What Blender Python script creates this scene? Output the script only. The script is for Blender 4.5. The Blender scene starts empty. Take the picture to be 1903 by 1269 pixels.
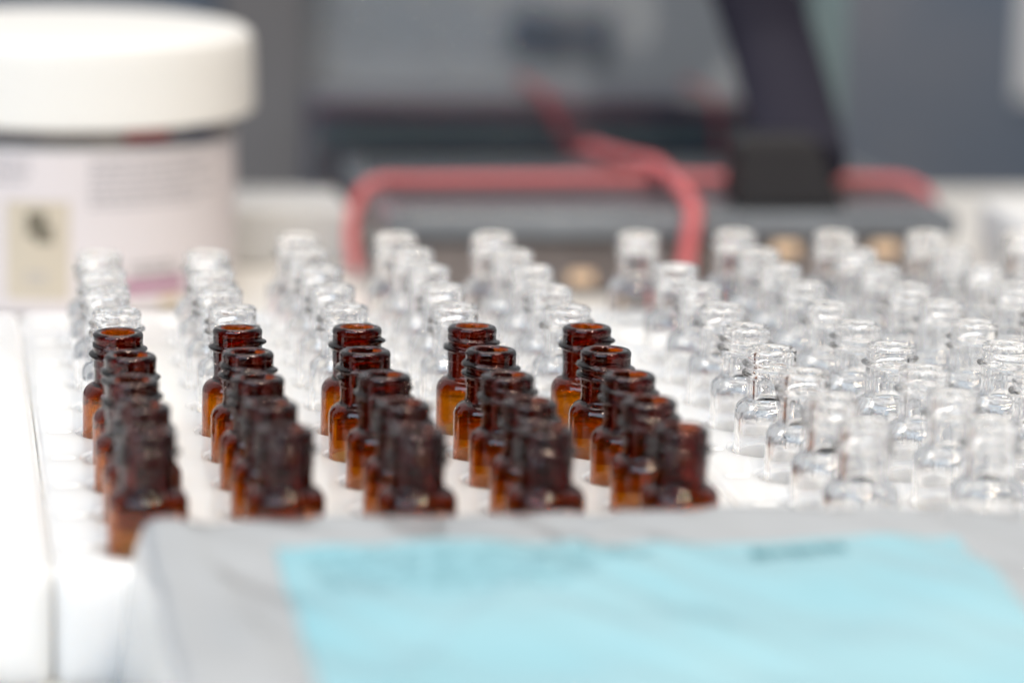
import bpy, bmesh, math, random
from mathutils import Vector, Matrix

MM = 0.001                       # everything below is written in millimetres
random.seed(7)
S = bpy.context.scene
COL = S.collection
R = math.radians

# ------------------------------------------------------------------ camera
cam_d = bpy.data.cameras.new("camera")
cam = bpy.data.objects.new("camera", cam_d)
COL.objects.link(cam)
S.camera = cam
_f = Vector((0.15841, 0.96939, -0.18759))
_r = Vector((0.98734, -0.15705, 0.02219))
_u = _r.cross(_f)
M = Matrix((_r, _u, -_f)).transposed().to_4x4()
M.translation = Vector((-68.67, -580.49, 144.02)) * MM
cam.matrix_world = M
cam_d.sensor_width = 36
cam_d.lens = 126.27
cam_d.clip_start = 0.02
cam_d.clip_end = 50
cam_d.dof.use_dof = True
cam_d.dof.focus_distance = 0.589
cam_d.dof.aperture_fstop = 8.8

# ------------------------------------------------------------------ world and lamps
W = bpy.data.worlds.new("World")
S.world = W
W.use_nodes = True
bg = W.node_tree.nodes["Background"]
# added gradient to lighten clear vials: brighter beyond the table, dim behind the camera
_n = W.node_tree
_tc = _n.nodes.new("ShaderNodeTexCoord")
_sx = _n.nodes.new("ShaderNodeSeparateXYZ")
_rp = _n.nodes.new("ShaderNodeValToRGB")
_mr = _n.nodes.new("ShaderNodeMapRange")
_mr.inputs["From Min"].default_value = -1
_mr.inputs["From Max"].default_value = 1
_n.links.new(_tc.outputs["Generated"], _sx.inputs[0])
_n.links.new(_sx.outputs["Y"], _mr.inputs["Value"])
_n.links.new(_mr.outputs[0], _rp.inputs["Fac"])
_rp.color_ramp.interpolation = 'EASE'
_rp.color_ramp.elements[0].position = 0.42
_rp.color_ramp.elements[0].color = (0.10, 0.115, 0.14, 1)
_rp.color_ramp.elements[1].position = 0.76
_rp.color_ramp.elements[1].color = (0.95, 0.97, 1.0, 1)
_n.links.new(_rp.outputs["Color"], bg.inputs[0])
bg.inputs[1].default_value = 0.52


def lamp(name, kind, loc, target, energy, color, **kw):
    d = bpy.data.lights.new(name, kind)
    d.energy = energy
    d.color = color
    for k, v in kw.items():
        setattr(d, k, v)
    o = bpy.data.objects.new(name, d)
    COL.objects.link(o)
    o.location = loc
    o.rotation_euler = (Vector(target) - Vector(loc)).to_track_quat('-Z', 'Y').to_euler()
    return o


lamp("overhead_fill_light", 'AREA', (0.05, 0.25, 1.15), (0.03, 0.08, 0), 6.8, (1.0, 0.965, 0.935), shape='RECTANGLE', size=0.9, size_y=0.6)  # unseen soft overhead light, added for general brightness
lamp("window_light", 'AREA', (-0.6, -0.75, 0.75), (0, 0, 0.03), 8.5, (0.60, 0.79, 1.0), shape='RECTANGLE', size=1.15, size_y=0.55)
for az in (-4, 14, 27, 42):
    a = R(az)
    lamp("spot_lamp", 'AREA', (-0.1 + 0.55 * math.sin(a), -0.6 * math.cos(a), 0.92), (0, 0, 0), 2.0, (1.0, 0.85, 0.67), shape='DISK', size=0.10)

S.view_settings.view_transform = 'Standard'
S.view_settings.look = 'None'
S.view_settings.gamma = 1
S.view_settings.use_curve_mapping = False
S.view_settings.exposure = 0.17
C = S.cycles
C.use_denoising = True
C.denoiser = 'OPENIMAGEDENOISE'
C.max_bounces = 40
C.transmission_bounces = 36
C.glossy_bounces = 10
C.diffuse_bounces = 4
C.volume_bounces = 0
C.transparent_max_bounces = 16
C.caustics_reflective = True
C.caustics_refractive = True
C.sample_clamp_indirect = 80.0
C.blur_glossy = 0.3


# ------------------------------------------------------------------ materials
def mat(name, color, rough=0.5, spec=0.5, metal=0.0, trans=0.0, ior=1.45, coat=0.0, noise=None, bump=None, sss=0.0, alpha=1.0):
    m = bpy.data.materials.new(name)
    m.use_nodes = True
    nt = m.node_tree
    b = nt.nodes["Principled BSDF"]
    b.inputs["Base Color"].default_value = (*color, 1)
    b.inputs["Roughness"].default_value = rough
    b.inputs["Specular IOR Level"].default_value = spec
    b.inputs["Metallic"].default_value = metal
    b.inputs["Transmission Weight"].default_value = trans
    b.inputs["IOR"].default_value = ior
    b.inputs["Coat Weight"].default_value = coat
    if sss:
        b.inputs["Subsurface Weight"].default_value = sss
        b.inputs["Subsurface Scale"].default_value = 0.013
        b.inputs["Subsurface Radius"].default_value = (1.0, 0.95, 0.9)
    tc = nt.nodes.new("ShaderNodeTexCoord")
    if noise:
        sc, amt, c2 = noise
        n = nt.nodes.new("ShaderNodeTexNoise")
        n.inputs["Scale"].default_value = sc
        n.inputs["Detail"].default_value = 5
        nt.links.new(tc.outputs["Object"], n.inputs["Vector"])
        rp = nt.nodes.new("ShaderNodeValToRGB")
        rp.color_ramp.elements[0].position = 0.5 - amt
        rp.color_ramp.elements[1].position = 0.5 + amt
        rp.color_ramp.elements[0].color = (*color, 1)
        rp.color_ramp.elements[1].color = (*c2, 1)
        nt.links.new(n.outputs["Fac"], rp.inputs["Fac"])
        nt.links.new(rp.outputs["Color"], b.inputs["Base Color"])
    if bump:
        sc, dist = bump
        n = nt.nodes.new("ShaderNodeTexNoise")
        n.inputs["Scale"].default_value = sc
        n.inputs["Detail"].default_value = 3
        nt.links.new(tc.outputs["Object"], n.inputs["Vector"])
        bp = nt.nodes.new("ShaderNodeBump")
        bp.inputs["Strength"].default_value = 1.0
        bp.inputs["Distance"].default_value = dist
        nt.links.new(n.outputs["Fac"], bp.inputs["Height"])
        nt.links.new(bp.outputs["Normal"], b.inputs["Normal"])
    return m


def glass(name, sigma=None, ior=1.5, rough=0.0, tint=(1, 1, 1), wavy=True):
    """clear glass; sigma = absorption per millimetre for r, g, b"""
    m = bpy.data.materials.new(name)
    m.use_nodes = True
    nt = m.node_tree
    nt.nodes.remove(nt.nodes["Principled BSDF"])
    out = nt.nodes["Material Output"]
    g = nt.nodes.new("ShaderNodeBsdfGlass")
    g.inputs["IOR"].default_value = ior
    g.inputs["Roughness"].default_value = rough
    g.inputs["Color"].default_value = (*tint, 1)
    nt.links.new(g.outputs[0], out.inputs["Surface"])
    tc = nt.nodes.new("ShaderNodeTexCoord")
    n = nt.nodes.new("ShaderNodeTexNoise")
    n.inputs["Scale"].default_value = 260
    n.inputs["Detail"].default_value = 1
    bp = nt.nodes.new("ShaderNodeBump")
    bp.inputs["Strength"].default_value = 1.0
    bp.inputs["Distance"].default_value = 0.00002
    nt.links.new(tc.outputs["Object"], n.inputs["Vector"])
    nt.links.new(n.outputs["Fac"], bp.inputs["Height"])
    if wavy:
        nt.links.new(bp.outputs["Normal"], g.inputs["Normal"])
    if sigma:
        mx = max(sigma)
        v = nt.nodes.new("ShaderNodeVolumeAbsorption")
        v.inputs["Color"].default_value = (*[1 - s / mx for s in sigma], 1)
        v.inputs["Density"].default_value = mx / MM
        nt.links.new(v.outputs[0], out.inputs["Volume"])
    return m


AMBER = glass("amber_glass", (0.76, 1.95, 6.3), wavy=False)
CLEAR = glass("clear_glass", None)
RACKM = mat("white_rack_plastic", (0.955, 0.95, 0.935), 0.12, 0.5, sss=1.0, noise=(60, .3, (0.94, 0.935, 0.92)), bump=(45, 0.00012))
PADM = mat("index_pad_plastic", (0.88, 0.875, 0.865), 0.4, 0.4)
TABLE = mat("table_laminate", (0.84, 0.82, 0.78), 0.3, noise=(9, .3, (0.80, 0.775, 0.73)))
LIDM = mat("cream_lid_plastic", (0.88, 0.86, 0.82), 0.32, 0.5, bump=(120, 0.00005))
JARM = mat("jar_plastic", (0.72, 0.70, 0.67), 0.25)
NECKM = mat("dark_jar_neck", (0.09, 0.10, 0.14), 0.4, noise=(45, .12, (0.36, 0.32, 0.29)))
PAPER = mat("jar_label_paper", (0.76, 0.70, 0.71), 0.5, noise=(30, .3, (0.72, 0.67, 0.68)))
PRINT = mat("grey_print", (0.42, 0.40, 0.42), 0.6)
PRINTD = mat("dark_print", (0.22, 0.20, 0.20), 0.6)
MAGENTA = mat("magenta_print", (0.42, 0.19, 0.29), 0.5)
YELLOW = mat("yellow_print", (0.70, 0.56, 0.33), 0.5)
REDP = mat("red_print", (0.36, 0.12, 0.11), 0.5)
STICK = mat("cream_sticker", (0.64, 0.565, 0.455), 0.6, noise=(60, .3, (0.58, 0.51, 0.41)))
SMUDGE = mat("sticker_emblem", (0.17, 0.15, 0.11), 0.6)
SMOKE = mat("smoked_box_plastic", (0.045, 0.055, 0.065), 0.3, 0.6, noise=(18, .2, (0.07, 0.08, 0.09)))
LIP = mat("box_lid_rim", (0.20, 0.215, 0.235), 0.2, 0.6, noise=(40, .2, (0.12, 0.13, 0.145)))
BODYB = mat("box_body_plastic", (0.11, 0.09, 0.085), 0.15, 0.6, noise=(25, .15, (0.2, 0.17, 0.16)))
RED = mat("red_rubber", (0.66, 0.15, 0.15), 0.45, sss=0.3, noise=(40, .3, (0.56, 0.11, 0.12)))
RED2 = mat("dull_red_reflection", (0.33, 0.06, 0.07), 0.6)  # dimmed red for the tubing's reflection in the pane
BLACK = mat("black_rubber", (0.018, 0.016, 0.018), 0.55)
DARKM = mat("dark_metal", (0.02, 0.018, 0.03), 0.7, 0.2)
PANEM = glass("shield_glass", (0.03, 0.022, 0.018), ior=1.58, wavy=False)
EDGEM = mat("ground_glass_edge", (0.17, 0.24, 0.26), 0.25, 0.5)
WALLM = mat("grey_blue_partition", (0.115, 0.155, 0.215), 0.5, noise=(9, .2, (0.21, 0.22, 0.25)))
PURPLE = mat("purple_grey_reflection", (0.05, 0.045, 0.065), 0.35, 0.4)  # this and the teal below colour reflections in the pane
TEAL = mat("teal_grey_reflection", (0.07, 0.10, 0.115), 0.35, 0.4)
NAVY = mat("navy_case", (0.012, 0.022, 0.05), 0.5)
GREYP = mat("grey_panel", (0.30, 0.31, 0.34), 0.5, noise=(6, .3, (0.20, 0.215, 0.23)))
BROWNG = mat("brown_grey_case", (0.24, 0.235, 0.245), 0.5, noise=(9, .2, (0.16, 0.15, 0.15)))
BLOCKM = mat("pale_grey_block", (0.58, 0.585, 0.59), 0.4)
WHITEM = mat("white_card", (0.82, 0.81, 0.80), 0.4)
GLINT = mat("tan_highlight", (0.85, 0.60, 0.40), 0.35)  # peach tone of warm lamp reflections, put into the colour
FLOORM = mat("dark_floor", (0.12, 0.12, 0.13), 0.6, noise=(5, .3, (0.09, 0.09, 0.1)))
BAGM = mat("grey_bag_film", (0.39, 0.405, 0.42), 0.3, 0.5, coat=0.8, noise=(28, .25, (0.32, 0.335, 0.35)), bump=(55, 0.0016))
CYAN = mat("cyan_label_film", (0.18, 0.42, 0.50), 0.27, 0.5, noise=(16, .2, (0.29, 0.51, 0.57)), bump=(50, 0.0012), coat=0.5)
CYANP = mat("grey_teal_print", (0.15, 0.32, 0.37), 0.45)
CYAND = mat("dark_teal_print", (0.05, 0.17, 0.20), 0.45)


# ------------------------------------------------------------------ helpers
def finish(bm, angle=32, dist=0.0):
    if dist:
        bmesh.ops.remove_doubles(bm, verts=bm.verts, dist=dist)
    bmesh.ops.recalc_face_normals(bm, faces=bm.faces)
    for f in bm.faces:
        f.smooth = True
    ca = R(angle)
    for e in bm.edges:
        if len(e.link_faces) == 2:
            e.smooth = e.calc_face_angle(0) < ca
    return bm


def obj(name, bm, m, parent=None, angle=32, loc=None, scale=True):
    """one mesh object; the bmesh is in millimetres"""
    finish(bm, angle)
    if scale:
        bmesh.ops.scale(bm, vec=(MM, MM, MM), verts=bm.verts)
    me = bpy.data.meshes.new(name)
    bm.to_mesh(me)
    bm.free()
    me.materials.append(m)
    o = bpy.data.objects.new(name, me)
    COL.objects.link(o)
    wn = o.modifiers.new("weighted_normals", 'WEIGHTED_NORMAL')
    wn.weight = 90
    wn.keep_sharp = True
    if loc:
        o.location = Vector(loc) * MM
    if parent:
        o.parent = parent
    return o


def thing(name, label, cat, loc=(0, 0, 0), rz=0, group=None):
    o = bpy.data.objects.new(name, None)
    o.empty_display_size = 0.01
    COL.objects.link(o)
    o.location = Vector(loc) * MM
    o.rotation_euler = (0, 0, rz)
    return tag(o, label, cat, group)


def tag(o, label, cat, group=None, kind=None):
    if label:
        o["label"] = label
    if cat:
        o["category"] = cat
    if group:
        o["group"] = group
    if kind:
        o["kind"] = kind
    return o


def box_bm(x0, x1, y0, y1, z0, z1, bev=0.0, seg=3, bm=None):
    bm = bm or bmesh.new()
    r = bmesh.ops.create_cube(bm, size=1)
    vs = r["verts"]
    for v in vs:
        v.co = Vector((x0 if v.co.x < 0 else x1, y0 if v.co.y < 0 else y1, z0 if v.co.z < 0 else z1))
    if bev:
        es = list({e for v in vs for e in v.link_edges})
        bmesh.ops.bevel(bm, geom=es, offset=bev, segments=seg, profile=0.5, affect='EDGES')
    return bm


def lathe_bm(prof, seg=64, closed=False, bm=None, center=(0, 0)):
    bm = bm or bmesh.new()
    rings = []
    for (r, z) in prof:
        if r < 1e-6:
            rings.append([bm.verts.new((center[0], center[1], z))])
        else:
            rings.append([bm.verts.new((center[0] + r * math.cos(2 * math.pi * i / seg), center[1] + r * math.sin(2 * math.pi * i / seg), z)) for i in range(seg)])
    pairs = list(zip(rings[:-1], rings[1:]))
    if closed:
        pairs.append((rings[-1], rings[0]))
    for a, b in pairs:
        for i in range(seg):
            j = (i + 1) % seg
            if len(a) == 1 and len(b) == 1:
                continue
            if len(a) == 1:
                bm.faces.new((a[0], b[j], b[i]))
            elif len(b) == 1:
                bm.faces.new((a[i], a[j], b[0]))
            else:
                bm.faces.new((a[i], a[j], b[j], b[i]))
    return bm


def tube_bm(pts, r, seg=16, flat=1.0):
    """a closed tube along points, smoothed by Catmull-Rom"""
    P = [Vector(p) for p in pts]
    Q = []
    for i in range(len(P) - 1):
        p0 = P[max(i - 1, 0)]; p1 = P[i]; p2 = P[i + 1]; p3 = P[min(i + 2, len(P) - 1)]
        for k in range(8):
            t = k / 8
            Q.append(0.5 * ((2 * p1) + (p2 - p0) * t + (2 * p0 - 5 * p1 + 4 * p2 - p3) * t * t + (3 * p1 - p0 - 3 * p2 + p3) * t ** 3))
    Q.append(P[-1])
    bm = bmesh.new()
    rings = []
    side = None
    for i, q in enumerate(Q):
        d = (Q[min(i + 1, len(Q) - 1)] - Q[max(i - 1, 0)]).normalized()
        if side is None:
            side = d.cross(Vector((0, 0, 1)))
            if side.length < .1:
                side = d.cross(Vector((0, 1, 0)))
        side = (side - d * side.dot(d)).normalized()
        up = side.cross(d)
        rings.append([bm.verts.new(q + side * r * math.cos(2 * math.pi * k / seg) + up * r * flat * math.sin(2 * math.pi * k / seg)) for k in range(seg)])
    for a, b in zip(rings[:-1], rings[1:]):
        for k in range(seg):
            j = (k + 1) % seg
            bm.faces.new((a[k], a[j], b[j], b[k]))
    bm.faces.new(rings[0][::-1])
    bm.faces.new(rings[-1])
    return bm


# offsets of each vial's lip from its hole centre (mm): vials stand loosely and lean
JIT = {
    (0, -4): (0.02, 1.12),
    (0, -3): (0.32, -0.83),
    (0, -2): (-0.27, -1.55),
    (0, -1): (0.55, -1.04),
    (0, 0): (-0.46, -1.4),
    (0, 1): (0.32, -1.59),
    (0, 2): (-0.52, -1.8),
    (0, 3): (-0.2, -1.8),
    (0, 4): (0.03, -1.8),
    (1, -4): (0.46, 1.14),
    (1, -3): (-0.16, -0.23),
    (1, -2): (-0.29, 0.06),
    (1, -1): (-0.07, 0.86),
    (1, 0): (-0.09, 1.8),
    (1, 1): (0.65, 1.8),
    (1, 2): (-0.25, -0.54),
    (1, 3): (-0.09, -0.26),
    (1, 4): (0.5, -1.23),
    (2, -4): (-0.09, -1.01),
    (2, -3): (0.31, -1.24),
    (2, -2): (0.09, 0.84),
    (2, -1): (-0.67, 0.97),
    (2, 0): (0.36, 1.8),
    (2, 1): (0.39, 1.8),
    (2, 2): (0.37, 1.58),
    (2, 3): (0.36, 1.8),
    (2, 4): (0.05, 1.8),
    (2, 5): (-0.15, -0.86),
    (3, -4): (-0.74, -1.29),
    (3, -3): (0.15, -1.02),
    (3, -2): (-0.04, -0.06),
    (3, -1): (0.43, 1.01),
    (3, 0): (0.26, 1.8),
    (3, 1): (0.11, 1.53),
    (3, 2): (0.83, 1.52),
    (3, 3): (0.74, 1.58),
    (3, 4): (0.28, 1.57),
    (3, 5): (-0.54, 0.07),
    (4, -4): (-0.15, -1.8),
    (4, -3): (-1.08, -1.8),
    (4, -2): (-0.35, -0.96),
    (4, -1): (-0.27, 0.21),
    (4, 0): (0.2, 0.89),
    (4, 1): (-0.02, -0.19),
    (4, 2): (0.32, -0.17),
    (4, 3): (0.37, 1.65),
    (4, 4): (-0.36, -0.11),
    (4, 5): (-1.2, -0.29),
    (10, -4): (0, 0),
    (10, -3): (-0.51, -1.8),
    (10, -2): (0.33, -0.04),
    (10, -1): (-0.43, 0.06),
    (10, 0): (-0.27, -0.04),
    (10, 1): (-0.25, -0.47),
    (10, 2): (-0.03, 0.28),
    (10, 3): (-0.12, 1.74),
    (10, 5): (0.15, 0.09),
    (11, -4): (0, 0),
    (11, -3): (-0.02, 1.39),
    (11, -2): (0.98, 1.8),
    (11, -1): (0.67, 1.8),
    (11, 0): (0.02, 1.71),
    (11, 1): (-0.36, 0.99),
    (11, 2): (0.0, 1.8),
    (11, 3): (0.03, 1.22),
    (11, 4): (0.08, -0.34),
    (11, 5): (0.19, 1.72),
    (12, -3): (0, 0),
    (12, -2): (0, 0),
    (12, -1): (1.0, 1.8),
    (12, 0): (1.2, 1.8),
    (12, 1): (0.67, 1.8),
    (12, 2): (-0.68, -1.8),
    (12, 3): (-1.13, -1.8),
    (12, 4): (-0.7, -1.8),
    (12, 5): (0.63, 0.0),
    (13, 1): (0, 0),
    (13, 2): (-0.07, -1.8),
    (13, 3): (0, 0),
    (13, 4): (-1.2, -1.8),
    (13, 5): (-0.57, -1.8),
    (14, 4): (0, 0),
    (14, 5): (0, 0),
}

# ------------------------------------------------------------------ the setting
bm = box_bm(-420, 520, -420, 385, -25, 0, 2)
table = obj("table_top", bm, TABLE)
tag(table, None, None, kind="structure")
bm = box_bm(-1500, 2200, -1500, 3000, -760, -740)
tag(obj("floor", bm, FLOORM), None, None, kind="structure")
bm = box_bm(-500, 900, 600, 618, -740, 95, 3)
wall = obj("wall", bm, WALLM)
tag(wall, None, None, kind="structure")

# ------------------------------------------------------------------ racks
P = 19.4           # pitch of the holes
TOPZ = 17.2        # top of the plate
HR, RR = 6.3, 7.3 # hole and counterbore radii


def rack_mesh(rows=10, cols=5, mx=13.7, my=12.0):
    bm = bmesh.new()
    seg = 48
    x0, y0 = 0.0, 0.0
    X0, X1 = -mx, (cols - 1) * P + mx
    Y0, Y1 = -my, (rows - 1) * P + my
    bev = 1.6
    h = P / 2

    def ring(cx, cy, r, z):
        return [bm.verts.new((cx + r * math.cos(2 * math.pi * (k + .5) / seg - math.pi), cy + r * math.sin(2 * math.pi * (k + .5) / seg - math.pi), z)) for k in range(seg)]

    def quads(a, b):
        for k in range(seg):
            j = (k + 1) % seg
            bm.faces.new((a[k], a[j], b[j], b[k]))
    for c in range(cols):
        for r in range(rows):
            cx, cy = c * P, r * P
            sq = []
            for k in range(seg):
                a = 2 * math.pi * (k + .5) / seg - math.pi
                dx, dy = math.cos(a), math.sin(a)
                m = max(abs(dx), abs(dy))
                sx, sy = dx / m * h, dy / m * h
                sq.append(bm.verts.new((cx + sx, cy + sy, TOPZ)))
            r0 = ring(cx, cy, RR + .35, TOPZ)
            for k in range(seg):          # corners of the square cell sit between two samples
                j = (k + 1) % seg
                va, vb = sq[k].co, sq[j].co
                if abs(va.x - vb.x) > 1e-4 and abs(va.y - vb.y) > 1e-4:
                    cv = bm.verts.new((cx + math.copysign(h, va.x - cx), cy + math.copysign(h, va.y - cy), TOPZ))
                    bm.faces.new((r0[k], sq[k], cv, sq[j], r0[j]))
                else:
                    bm.faces.new((r0[k], sq[k], sq[j], r0[j]))
            r1 = ring(cx, cy, RR + .1, TOPZ - .06)
            r2 = ring(cx, cy, RR, TOPZ - .2)
            r3 = ring(cx, cy, RR - .15, TOPZ - .42)
            r4 = ring(cx, cy, HR + .1, TOPZ - .46)
            r5 = ring(cx, cy, HR, TOPZ - .66)
            r6 = ring(cx, cy, HR, 2.0)
            quads(r0, r1); quads(r1, r2); quads(r2, r3); quads(r3, r4); quads(r4, r5); quads(r5, r6)
            bm.faces.new(r6)
    # margins and the rounded outer wall
    gx0, gx1, gy0, gy1 = -h, (cols - 1) * P + h, -h, (rows - 1) * P + h

    def loop(inset, z, rad=3.0):
        pts = []
        rr = max(rad - inset, .3)
        for (cx, cy, a0) in ((X1 - inset - rr, Y1 - inset - rr, 0), (X0 + inset + rr, Y1 - inset - rr, 90), (X0 + inset + rr, Y0 + inset + rr, 180), (X1 - inset - rr, Y0 + inset + rr, 270)):
            for k in range(7):
                a = R(a0 + 15 * k)
                pts.append(bm.verts.new((cx + rr * math.cos(a), cy + rr * math.sin(a), z)))
        return pts
    inner = [bm.verts.new(p) for p in ((gx1, gy1, TOPZ), (gx0, gy1, TOPZ), (gx0, gy0, TOPZ), (gx1, gy0, TOPZ))]
    loops = [loop(bev, TOPZ)]
    for k in range(1, 6):
        a = R(18 * k)
        loops.append(loop(bev * (1 - math.sin(a)), TOPZ - bev * (1 - math.cos(a))))
    loops.append(loop(0, 1.0))
    loops.append(loop(.4, 0))
    o = loops[0]
    n = len(o)
    for q in range(4):
        a, b = inner[q], inner[(q + 1) % 4]
        for k in range(6):
            bm.faces.new((a, o[q * 7 + k], o[q * 7 + k + 1]))
        bm.faces.new((a, o[q * 7 + 6], o[((q + 1) * 7) % n], b))
    for a, b in zip(loops[:-1], loops[1:]):
        for k in range(n):
            j = (k + 1) % n
            bm.faces.new((a[k], b[k], b[j], a[j]))
    bm.faces.new(loops[-1])
    bmesh.ops.remove_doubles(bm, verts=bm.verts, dist=0.002)
    return bm


def mark_bm():
    bm = bmesh.new()
    # a low oblong index pad moulded on the margin
    n = 10
    rings = []
    for inset, z in ((0, -.3), (.1, .03), (.9, .12), (1.5, .14)):
        pts = []
        for k in range(2 * n):
            a = math.pi * k / n + math.pi / 2
            cx = -.7 if k < n else .7
            pts.append(bm.verts.new((cx + (1.3 - .6 * inset) * math.cos(a), (1.3 - .6 * inset) * math.sin(a), z)))
        rings.append(pts)
    for a, b in zip(rings[:-1], rings[1:]):
        for k in range(2 * n):
            j = (k + 1) % (2 * n)
            bm.faces.new((a[k], a[j], b[j], b[k]))
    bm.faces.new(rings[0]); bm.faces.new(rings[-1])
    return bm


rack_x = [-143.95, -38.8, 66.5]
rlabels = ["empty white vial rack at the left edge, no vials in its holes",
           "white plastic vial rack holding five columns of amber vials with clear ones behind",
           "white plastic vial rack at the right, filled with clear vials only"]
Y_FIRST = -4 * P
proto = None
for i, (rx, lb) in enumerate(zip(rack_x, rlabels)):
    t = thing("vial_rack", lb, "vial rack", (rx, Y_FIRST + (0.37 if i == 2 else 0), 0), 0, "white vial racks side by side")
    if proto is None:
        plate = obj("rack_block", rack_mesh(), RACKM, t, angle=35)
        mk = obj("index_pad", mark_bm(), PADM, t, loc=(-9.7, 10 - P / 2, TOPZ))
        proto = (plate, mk)
        first = True
    else:
        pl = proto[0].copy(); COL.objects.link(pl); pl.parent = t
        first = False
    for r in range(10):
        if first and r == 0:
            proto[1].location = Vector((-9.9, 0, TOPZ)) * MM
            continue
        m2 = proto[1].copy(); COL.objects.link(m2); m2.parent = t
        m2.location = Vector((-9.9, r * P, TOPZ)) * MM


# ------------------------------------------------------------------ vials
def vial_mesh(name, m, RW, turns=1.5, seg=72):
    """one continuous glass wall: outer profile with a helical thread, rounded lip, inner profile"""
    H = 32.0
    RB, RN, RL = 5.85, 3.95, 4.12      # body, neck, lip

    def helix(z, th):
        # ridge centre height at this angle, falling as it goes round
        best = 0.0
        for k in range(-1, 4):
            t = th / (2 * math.pi) + k        # turns travelled
            if t < -0.06 or t > turns + 0.06:
                continue
            zc = H - 2.15 - 1.6 * t
            fade = min(1, max(0, (t + .06) / .18)) * min(1, max(0, (turns + .06 - t) / .18))
            d = (z - zc) / 0.47
            if abs(d) < 1:
                best = max(best, fade * 0.74 * math.sqrt(1 - d * d))
        return best
    outer = [(0.0, 0.25), (3.2, 0.2), (4.4, 0.03), (4.95, 0.0), (5.35, 0.1), (5.68, 0.4), (5.83, 0.85), (RB, 1.3)]
    for k in range(1, 9):
        outer.append((RB, 1.3 + (21.2 - 1.3) * k / 8))
    for k in range(1, 9):              # rounded shoulder
        a = R(90 * k / 9)
        outer.append((RN + .15 + (RB - RN - .15) * math.cos(a), 21.2 + 1.9 * math.sin(a) * (1 + .12 * math.sin(a))))
    outer += [(RN + .12, 23.5), (RN + .02, 23.9), (RN, 24.4), (RN, 25.2)]
    z = 25.9
    while z < H - 1.25:
        outer.append((RN + (.12 if z > 26.2 else 0), z))
        z += 0.11
    outer += [(RL, H - 1.2), (RL, H - .95)]
    for k in range(0, 8):
        a = R(90 * k / 7)
        outer.append((RL - .72 * (1 - math.cos(a)), H - .72 * (1 - math.sin(a))))
    RI = 2.65
    inner = [(RI + .35, H - .03), (RI + .13, H - .14), (RI + .02, H - .35), (RI, H - .7), (RI, 24.6), (RI + .05, 23.6)]
    for k in range(1, 8):
        a = R(90 * k / 8)
        inner.append((RI + .1 + (RW - .07 - RI - .1) * math.sin(a) ** 1.2, 22.85 - 2.1 * (1 - math.cos(a))))
    inner += [(RW, 19.8), (RW, 12), (RW, 5), (RW, 2.2), (RW - .28, 1.5), (RW - .95, 1.15), (2.2, 1.2), (0.0, 1.25)]
    bm = bmesh.new()
    rings = []
    for (r, z) in outer + inner:
        if r < 1e-6:
            rings.append([bm.verts.new((0, 0, z))]); continue
        ring = []
        for i in range(seg):
            th = 2 * math.pi * i / seg
            rr = r
            if 25.2 < z < H - 1.2 and r > 3.5:
                rr += helix(z, th)
            ring.append(bm.verts.new((rr * math.cos(th), rr * math.sin(th), z)))
        rings.append(ring)
    for a, b in zip(rings[:-1], rings[1:]):
        for i in range(seg):
            j = (i + 1) % seg
            if len(a) == 1:
                bm.faces.new((a[0], b[j], b[i]))
            elif len(b) == 1:
                bm.faces.new((a[i], a[j], b[0]))
            else:
                bm.faces.new((a[i], a[j], b[j], b[i]))
    bmesh.ops.scale(bm, vec=(MM, MM, MM), verts=bm.verts)
    bmesh.ops.recalc_face_normals(bm, faces=bm.faces)
    for f in bm.faces:
        f.smooth = True
    me = bpy.data.meshes.new(name)
    bm.to_mesh(me)
    bm.free()
    me.materials.append(m)
    return me


amber_me = vial_mesh("amber_vial", AMBER, 5.36)
clear_me = vial_mesh("clear_vial", CLEAR, 4.95)

COLN = ["leftmost", "second", "middle", "fourth", "rightmost"]
COLR = ["leftmost", "second", "third", "fourth", "far right"]
AROW = {0: "sharply focused back row of amber vials", -1: "second amber row from the back",
        -2: "middle row of the amber vials", -3: "second amber row from the front",
        -4: "blurred front row of amber vials"}
BACK = {1: "first row directly behind the amber vials", 2: "second row behind the amber vials",
        3: "third row behind the amber vials", 4: "fourth row behind the amber vials",
        5: "hindmost row, near the dark box"}
RROW = {-4: "front row", -3: "second row from the front", -2: "third row from the front", -1: "fourth row from the front",
        0: "row level with the sharp amber vials", 1: "fifth row from the back", 2: "fourth row from the back",
        3: "third row from the back", 4: "second row from the back", 5: "hindmost row"}


def place_vial(c, r):
    rx, ry = JIT.get((c, r), (0, 0))
    amber = c < 10 and r <= 0
    if c < 10:
        x, y = (c - 2) * P, r * P
    else:
        x, y = 66.52 + (c - 10) * P, r * P + 0.37
    bx = max(-.5, min(.5, .5 * rx)); by = max(-.5, min(.5, .45 * ry))
    tx = max(-1.3, min(1.3, rx - bx)); ty = max(-1.1, min(1.1, ry - by))
    ax, ay = -ty / 32.0, tx / 32.0
    o = bpy.data.objects.new("amber_vial" if amber else "clear_vial", amber_me if amber else clear_me)
    COL.objects.link(o)
    tilt = math.hypot(ax, ay)
    o.matrix_world = (Matrix.Translation(Vector((x + bx, y + by, 2.02 + 4.9 * math.sin(tilt))) * MM)
                      @ Matrix.Rotation(ay, 4, 'Y') @ Matrix.Rotation(ax, 4, 'X') @ Matrix.Rotation(random.uniform(0, 6.283), 4, 'Z'))
    if amber:
        lb = "amber glass screw-neck vial, %s in the %s" % (COLN[c], AROW[r])
        g = "open amber glass vials in the rack"
    elif c < 10:
        lb = "clear glass vial, %s column, %s" % (COLN[c], BACK[r])
        g = "clear glass vials behind the amber ones"
    else:
        lb = "clear vial in the right rack, %s column, %s" % (COLR[c - 10], RROW[r])
        g = "clear glass vials in the right rack"
    tag(o, lb, "vial", g)


for (c, r) in sorted(JIT):
    place_vial(c, r)

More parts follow.
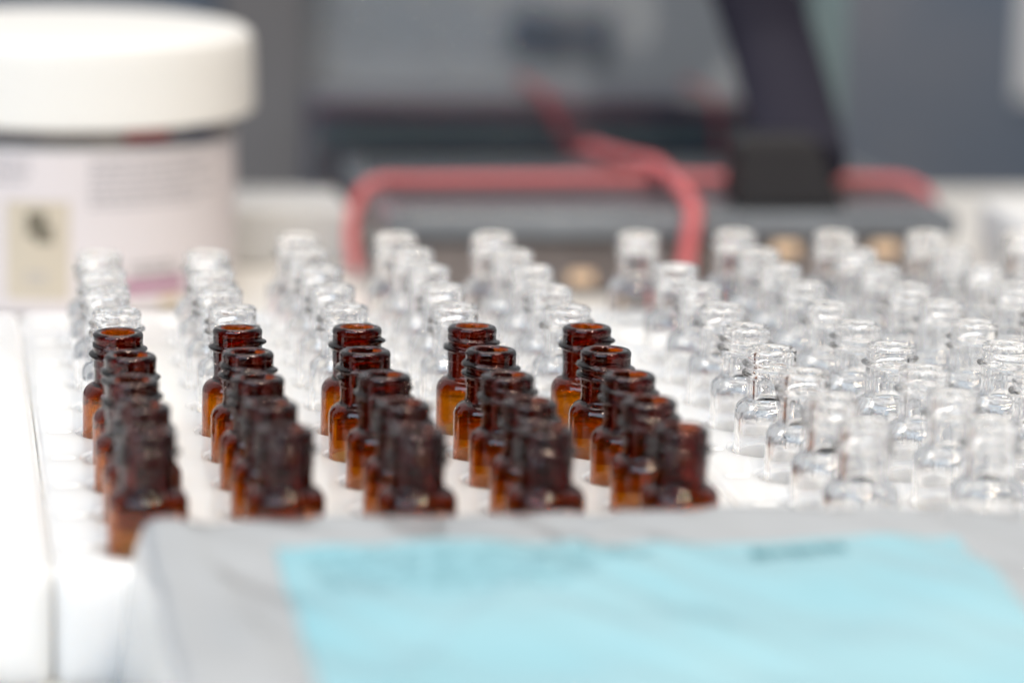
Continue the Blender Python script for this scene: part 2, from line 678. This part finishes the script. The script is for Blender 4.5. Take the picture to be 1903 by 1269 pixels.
# ------------------------------------------------------------------ screw-lid jar
t = thing("screw_lid_jar", "squat white jar with a wide cream screw lid, standing behind the left rack", "jar", (-39, 228, 0))
obj("jar_body", lathe_bm([(0, 0), (35, 0), (37, 1.2), (37.6, 3), (37.6, 37.0), (36.5, 38.0), (35.5, 43), (0, 43)], 96), JARM, t)
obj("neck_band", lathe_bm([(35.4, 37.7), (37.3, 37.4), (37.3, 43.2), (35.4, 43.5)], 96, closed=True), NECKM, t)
lid = obj("screw_lid", lathe_bm([(0, 61.0), (22, 61.1), (37, 60.9), (39.6, 60.4), (41.0, 59.3), (41.6, 57.6), (41.8, 54.5), (42.2, 43.2), (41.8, 42.3), (41.0, 42.0), (39.6, 42.3), (39.3, 47), (0, 47)], 128), LIDM, t)
A_FRONT = -90


def arc_patch(r, a0, a1, z0, z1, th=.15, n=None):
    """a thin label wrapped on a cylinder, angles in degrees measured from the front (+ = right)"""
    n = n or max(2, int(abs(a1 - a0) / 3))
    bm = bmesh.new()
    g = []
    for rr in (r, r + th):
        g.append([[bm.verts.new((rr * math.sin(R(a0 + (a1 - a0) * i / n)), -rr * math.cos(R(a0 + (a1 - a0) * i / n)), z)) for i in range(n + 1)] for z in (z0, z1)])
    I, O = g
    for i in range(n):
        bm.faces.new((O[0][i], O[0][i + 1], O[1][i + 1], O[1][i]))
        bm.faces.new((I[0][i], I[1][i], I[1][i + 1], I[0][i + 1]))
        bm.faces.new((I[0][i], I[0][i + 1], O[0][i + 1], O[0][i]))
        bm.faces.new((I[1][i], O[1][i], O[1][i + 1], I[1][i + 1]))
    for i in (0, n):
        bm.faces.new((I[0][i], O[0][i], O[1][i], I[1][i]))
    return bm


lab = obj("jar_label", arc_patch(37.65, -100, 100, 1.6, 36.9, .15), PAPER, t)


def print_lines(parent, r, a0, a1, z0, z1, rows, m, name="printed_text"):
    bm = bmesh.new()
    for k in range(rows):
        z = z1 - (z1 - z0) * k / rows
        hh = (z1 - z0) / rows * .5
        a = a0
        end = a1 - random.uniform(0, (a1 - a0) * .25)
        while a < end:
            w = random.uniform(1.2, 4.5)
            b2 = arc_patch(r, a, min(a + w, end), z - hh, z, .04, 2)
            me = bpy.data.meshes.new("tmp"); b2.to_mesh(me); b2.free(); bm.from_mesh(me); bpy.data.meshes.remove(me)
            a += w + .8
    return obj(name, bm, m, parent)


print_lines(lab, 37.85, 5, 57, 24, 35.5, 7, PRINT)
print_lines(lab, 37.85, -27, -13, 29, 35, 3, PRINT)
print_lines(lab, 37.85, 19, 40, 8.8, 12, 2, PRINTD)
obj("magenta_stripe", arc_patch(37.85, 14, 40, 5.6, 8.6, .04), MAGENTA, lab)
obj("yellow_mark", arc_patch(37.85, 30, 38, 2.6, 4.4, .04), YELLOW, lab)
obj("red_mark", arc_patch(37.35, 17, 34, 38.6, 42.2, .05), REDP, t)
st = obj("cream_sticker", arc_patch(37.85, -22.5, -1.5, 4.6, 26.2, .1), STICK, t)
bm = arc_patch(37.97, -15.5, -9, 18.6, 24, .04, 6)
b2 = arc_patch(37.97, -12.5, -7, 17.2, 21, .04, 5)
me = bpy.data.meshes.new("tmp"); b2.to_mesh(me); b2.free(); bm.from_mesh(me); bpy.data.meshes.remove(me)
obj("emblem", bm, SMUDGE, st)
print_lines(st, 37.97, -16, -7, 7.5, 10.5, 2, PRINT)

# ------------------------------------------------------------------ flat smoked box with red rubber tubing
t = thing("smoked_plastic_box", "flat smoked plastic box with pale lid rim, wrapped in red tubing", "box", (99, 216, 0))
hw = 67.0
obj("box_body", box_bm(-hw + 3, hw - 3, 2.5, 91, 0.02, 13.2, 2.0), BODYB, t)
ld = obj("lid_rim", box_bm(-hw, hw, 0, 94, 13.3, 19.2, 1.6, 4), LIP, t)
obj("lid_window", box_bm(-hw + 4, hw - 4, 5, 90, 17.5, 19.8, 1.0), SMOKE, t)
for cx, cz in ((-21.4, 4.3), (26.0, 11.0), (49.5, 11.0)):  # small tan blocks added in place of warm lamp reflections on the box
    obj("warm_highlight", box_bm(cx - 3.0, cx + 3.0, -0.9 if cz > 8 else 1.3, 2.9, cz - 1.5, cz + 1.5, .7), GLINT, t)

tag(obj("tube_or_reflection", tube_bm([(28.5, 239, 2.2), (27.2, 242, 9), (29, 248, 17), (34, 251, 21.4), (46, 252, 21.7), (80, 254, 21.7), (120, 255, 21.7), (150, 252, 21.7), (163, 248, 21.3), (168.5, 246, 15), (168.5, 246, 3)], 1.5), RED),
    "long red rubber tube lying across the top of the smoked box", "tube", "red rubber tubing on the box and its reflections")
tag(obj("tube_or_reflection", tube_bm([(94, 313, 4), (94, 313, 15), (95, 309, 21.4), (97, 298, 22), (99.5, 274, 23.6), (101, 256, 25.2), (102.3, 240, 24.4), (103, 224, 22.2), (102.6, 214.5, 20), (101, 211.5, 12), (99.5, 209, 3)], 1.85), RED),
    "red rubber tube crossing over the other and dropping down the box front", "tube", "red rubber tubing on the box and its reflections")

# black stopper foot with its slanted arm, standing on the box
t = thing("black_stand", "black tapered foot with a slanted arm standing on the smoked box", "stand", (127, 227, 19.85))
bm = bmesh.new()
lv = [(-13.2, 13.2, -7, 9, 0), (-13.0, 11.6, -6.6, 8.6, 2), (-12.6, 6.2, -6, 8, 15.2), (-11.8, 5.2, -5.2, 7.2, 16)]
rg = [[bm.verts.new(p) for p in ((a, c, z), (b, c, z), (b, d, z), (a, d, z))] for a, b, c, d, z in lv]
for a, b in zip(rg[:-1], rg[1:]):
    for k in range(4):
        bm.faces.new((a[k], a[(k + 1) % 4], b[(k + 1) % 4], b[k]))
bm.faces.new(rg[0]); bm.faces.new(rg[-1])
bmesh.ops.bevel(bm, geom=list(bm.edges), offset=.7, segments=2, affect='EDGES')
obj("foot", bm, BLACK, t)
bm = tube_bm([(4, 3, 9), (7, 20, 14), (7, 44, 30), (0, 52, 52), (-9, 62, 74)], 11, 16, .55)
obj("arm", bm, DARKM, t)

# ------------------------------------------------------------------ glass shield behind the box
t = thing("glass_shield", "upright glass pane with a pale ground edge behind the smoked box", "glass pane", (90, 316, 0))
obj("pane", box_bm(-66, 62, 0, 3, 0.05, 120, .4, 2), PANEM, t)
obj("ground_edge", box_bm(62.2, 72.5, -4, 4, 0.05, 120, .8, 2), EDGEM, t)

tag(obj("tube_or_reflection", tube_bm([(86, 362, 32.6), (86.5, 345, 32.7), (87.5, 333, 32.2), (89, 329.6, 28), (95, 328.8, 18), (101, 328.8, 8), (104, 328, 1.8)], 1.4), RED2),  # solid strand in place of the crossing tube's mirror image
    "faint red strand added as a reflection of the tubing in the glass, at centre", "tube", "red rubber tubing on the box and its reflections")
tag(obj("tube_or_reflection", tube_bm([(131, 362, 32.3), (131.5, 345, 32.4), (132, 333, 31.9), (132.5, 329.4, 27), (133.5, 329, 14), (134, 328.6, 1.6)], 0.9), RED2),  # second strand, also modelling a red reflection in the pane
    "thin dim red strand added as a reflection in the glass, left of the black foot", "tube", "red rubber tubing on the box and its reflections")

# ------------------------------------------------------------------ pale blocks, far things
tag(obj("white_tray_block", box_bm(-6, 29.5, 258, 290, 0.02, 14.5, 2), BLOCKM), "low pale block between the cream-lidded jar and the smoked box", "block")
tag(obj("white_carton", box_bm(178, 262, 196, 241, 0.02, 19, 2), WHITEM), "low white carton at the right beside the smoked box", "carton")

t = thing("dark_reflection_block", "added dark block with a teal strip, standing in for reflections in the glass pane", "case", (88, 332, 0))  # added block: its dark and teal bands imitate the box mirrored in the pane
obj("dark_reflection", box_bm(-60, 60, 0, 34, 0.02, 31, 2), PURPLE, t)
obj("teal_reflection", box_bm(-59, 59, -1.2, 0.3, 19, 25, .4), TEAL, t)
tag(obj("notice_card", box_bm(297, 350, 597.6, 599.8, -1.5, 80, .3), WHITEM), "white card fixed to the partition at the top right corner", "card")
tag(obj("navy_plaque", box_bm(119, 153, 586, 589.8, 13, 29, 2), NAVY), "small dark navy plaque on the grey panel behind the glass", "plaque")
tag(obj("grey_panel", box_bm(56, 212, 590, 593.8, -28, 85, 1), GREYP), "pale grey panel in front of the partition behind the glass", "panel")
tag(obj("dark_case", box_bm(22, 52, 575, 595, -60, 85, 2), BROWNG), "tall brown-grey case far behind, right of the cream-lidded jar", "case")

# ------------------------------------------------------------------ plastic bag with a cyan label, in front of the racks
XL, XR, YB, YF, HB = -44.0, 128.0, -91.5, -225.0, 27.2


def prof(t):
    t = max(0.0, min(1.0, t))
    return math.sqrt(max(0.0, 1 - (1 - t) ** 2.2))


def bag_h(x, y):
    h = HB * prof((x - XL) / 4.5) * prof((XR - x) / 16) * prof((YB - y) / 13) * prof((y - YF) / 40)
    w = (0.3 * math.sin(x * .11 + y * .05 + 1.3) + .22 * math.sin(x * .23 - y * .17) + .30 * math.sin(y * .21 + x * .06 + 2)
         + .22 * math.sin(x * .5 + y * .32 + .7) * math.sin(x * .07) + .5 * math.exp(-((x - 10 - (y + 130) * .55) / 2.2) ** 2) + .6 * math.exp(-((x + 34 + (y + 130) * .12) / 2.5) ** 2))
    # the filling sags a little to the front
    h += -0.05 * (YB - 16 - y) if y < YB - 16 else 0
    return 0.3 + max(0, h + w * prof((YB - y) / 18) * prof((x - XL) / 14))


def sheet_bm(x0, x1, y0, y1, nx, ny, off, thick):
    bm = bmesh.new()
    top = [[bm.verts.new((x0 + (x1 - x0) * i / nx, y0 + (y1 - y0) * j / ny, 0)) for j in range(ny + 1)] for i in range(nx + 1)]
    bot = [[None] * (ny + 1) for _ in range(nx + 1)]
    for i in range(nx + 1):
        for j in range(ny + 1):
            v = top[i][j]
            z = bag_h(v.co.x, v.co.y)
            v.co.z = z + off
            bot[i][j] = bm.verts.new((v.co.x, v.co.y, (z + off - thick) if thick else 0.05))
    for i in range(nx):
        for j in range(ny):
            bm.faces.new((top[i][j], top[i][j + 1], top[i + 1][j + 1], top[i + 1][j]))
            bm.faces.new((bot[i][j], bot[i + 1][j], bot[i + 1][j + 1], bot[i][j + 1]))
    for i in range(nx):
        for j in (0, ny):
            bm.faces.new((top[i][j], top[i + 1][j], bot[i + 1][j], bot[i][j]))
    for j in range(ny):
        for i in (0, nx):
            bm.faces.new((top[i][j], top[i][j + 1], bot[i][j + 1], bot[i][j]))
    return bm


t = thing("plastic_bag", "plump pale grey plastic bag with a cyan label, in front of the racks", "bag", (0, 0, 0))
obj("bag_film", sheet_bm(XL, XR, YF, YB, 180, 130, 0, 0), BAGM, t, angle=60)
lb = obj("cyan_label", sheet_bm(-24.5, 69, -195, -119, 90, 70, .3, .2), CYAN, t, angle=60)
bm = bmesh.new()
for k in range(5):
    y = -122.5 - 3.1 * k
    x = -20.5 + k * .3
    while x < 24 - 3 * k:
        w = random.uniform(1.5, 6)
        b2 = sheet_bm(x, x + w, y - 1.5, y, 4, 1, .36, .03)
        me = bpy.data.meshes.new("tmp"); b2.to_mesh(me); b2.free(); bm.from_mesh(me); bpy.data.meshes.remove(me)
        x += w + 1.1
obj("printed_text", bm, CYANP, lb)
bm = bmesh.new()
for x, w, y, hh in ((39.0, 2.4, -122.3, 4.6), (42.0, 1.5, -122.6, 4.0), (44.1, 1.8, -122.3, 4.8), (46.3, 1.4, -122.8, 4.2), (48.3, 1.6, -122.5, 4.0), (50.3, 1.6, -122.6, 3.6)):
    b2 = sheet_bm(x, x + w, y - hh, y, 3, 2, .36, .03)
    me = bpy.data.meshes.new("tmp"); b2.to_mesh(me); b2.free(); bm.from_mesh(me); bpy.data.meshes.remove(me)
obj("printed_heading", bm, CYAND, lb)
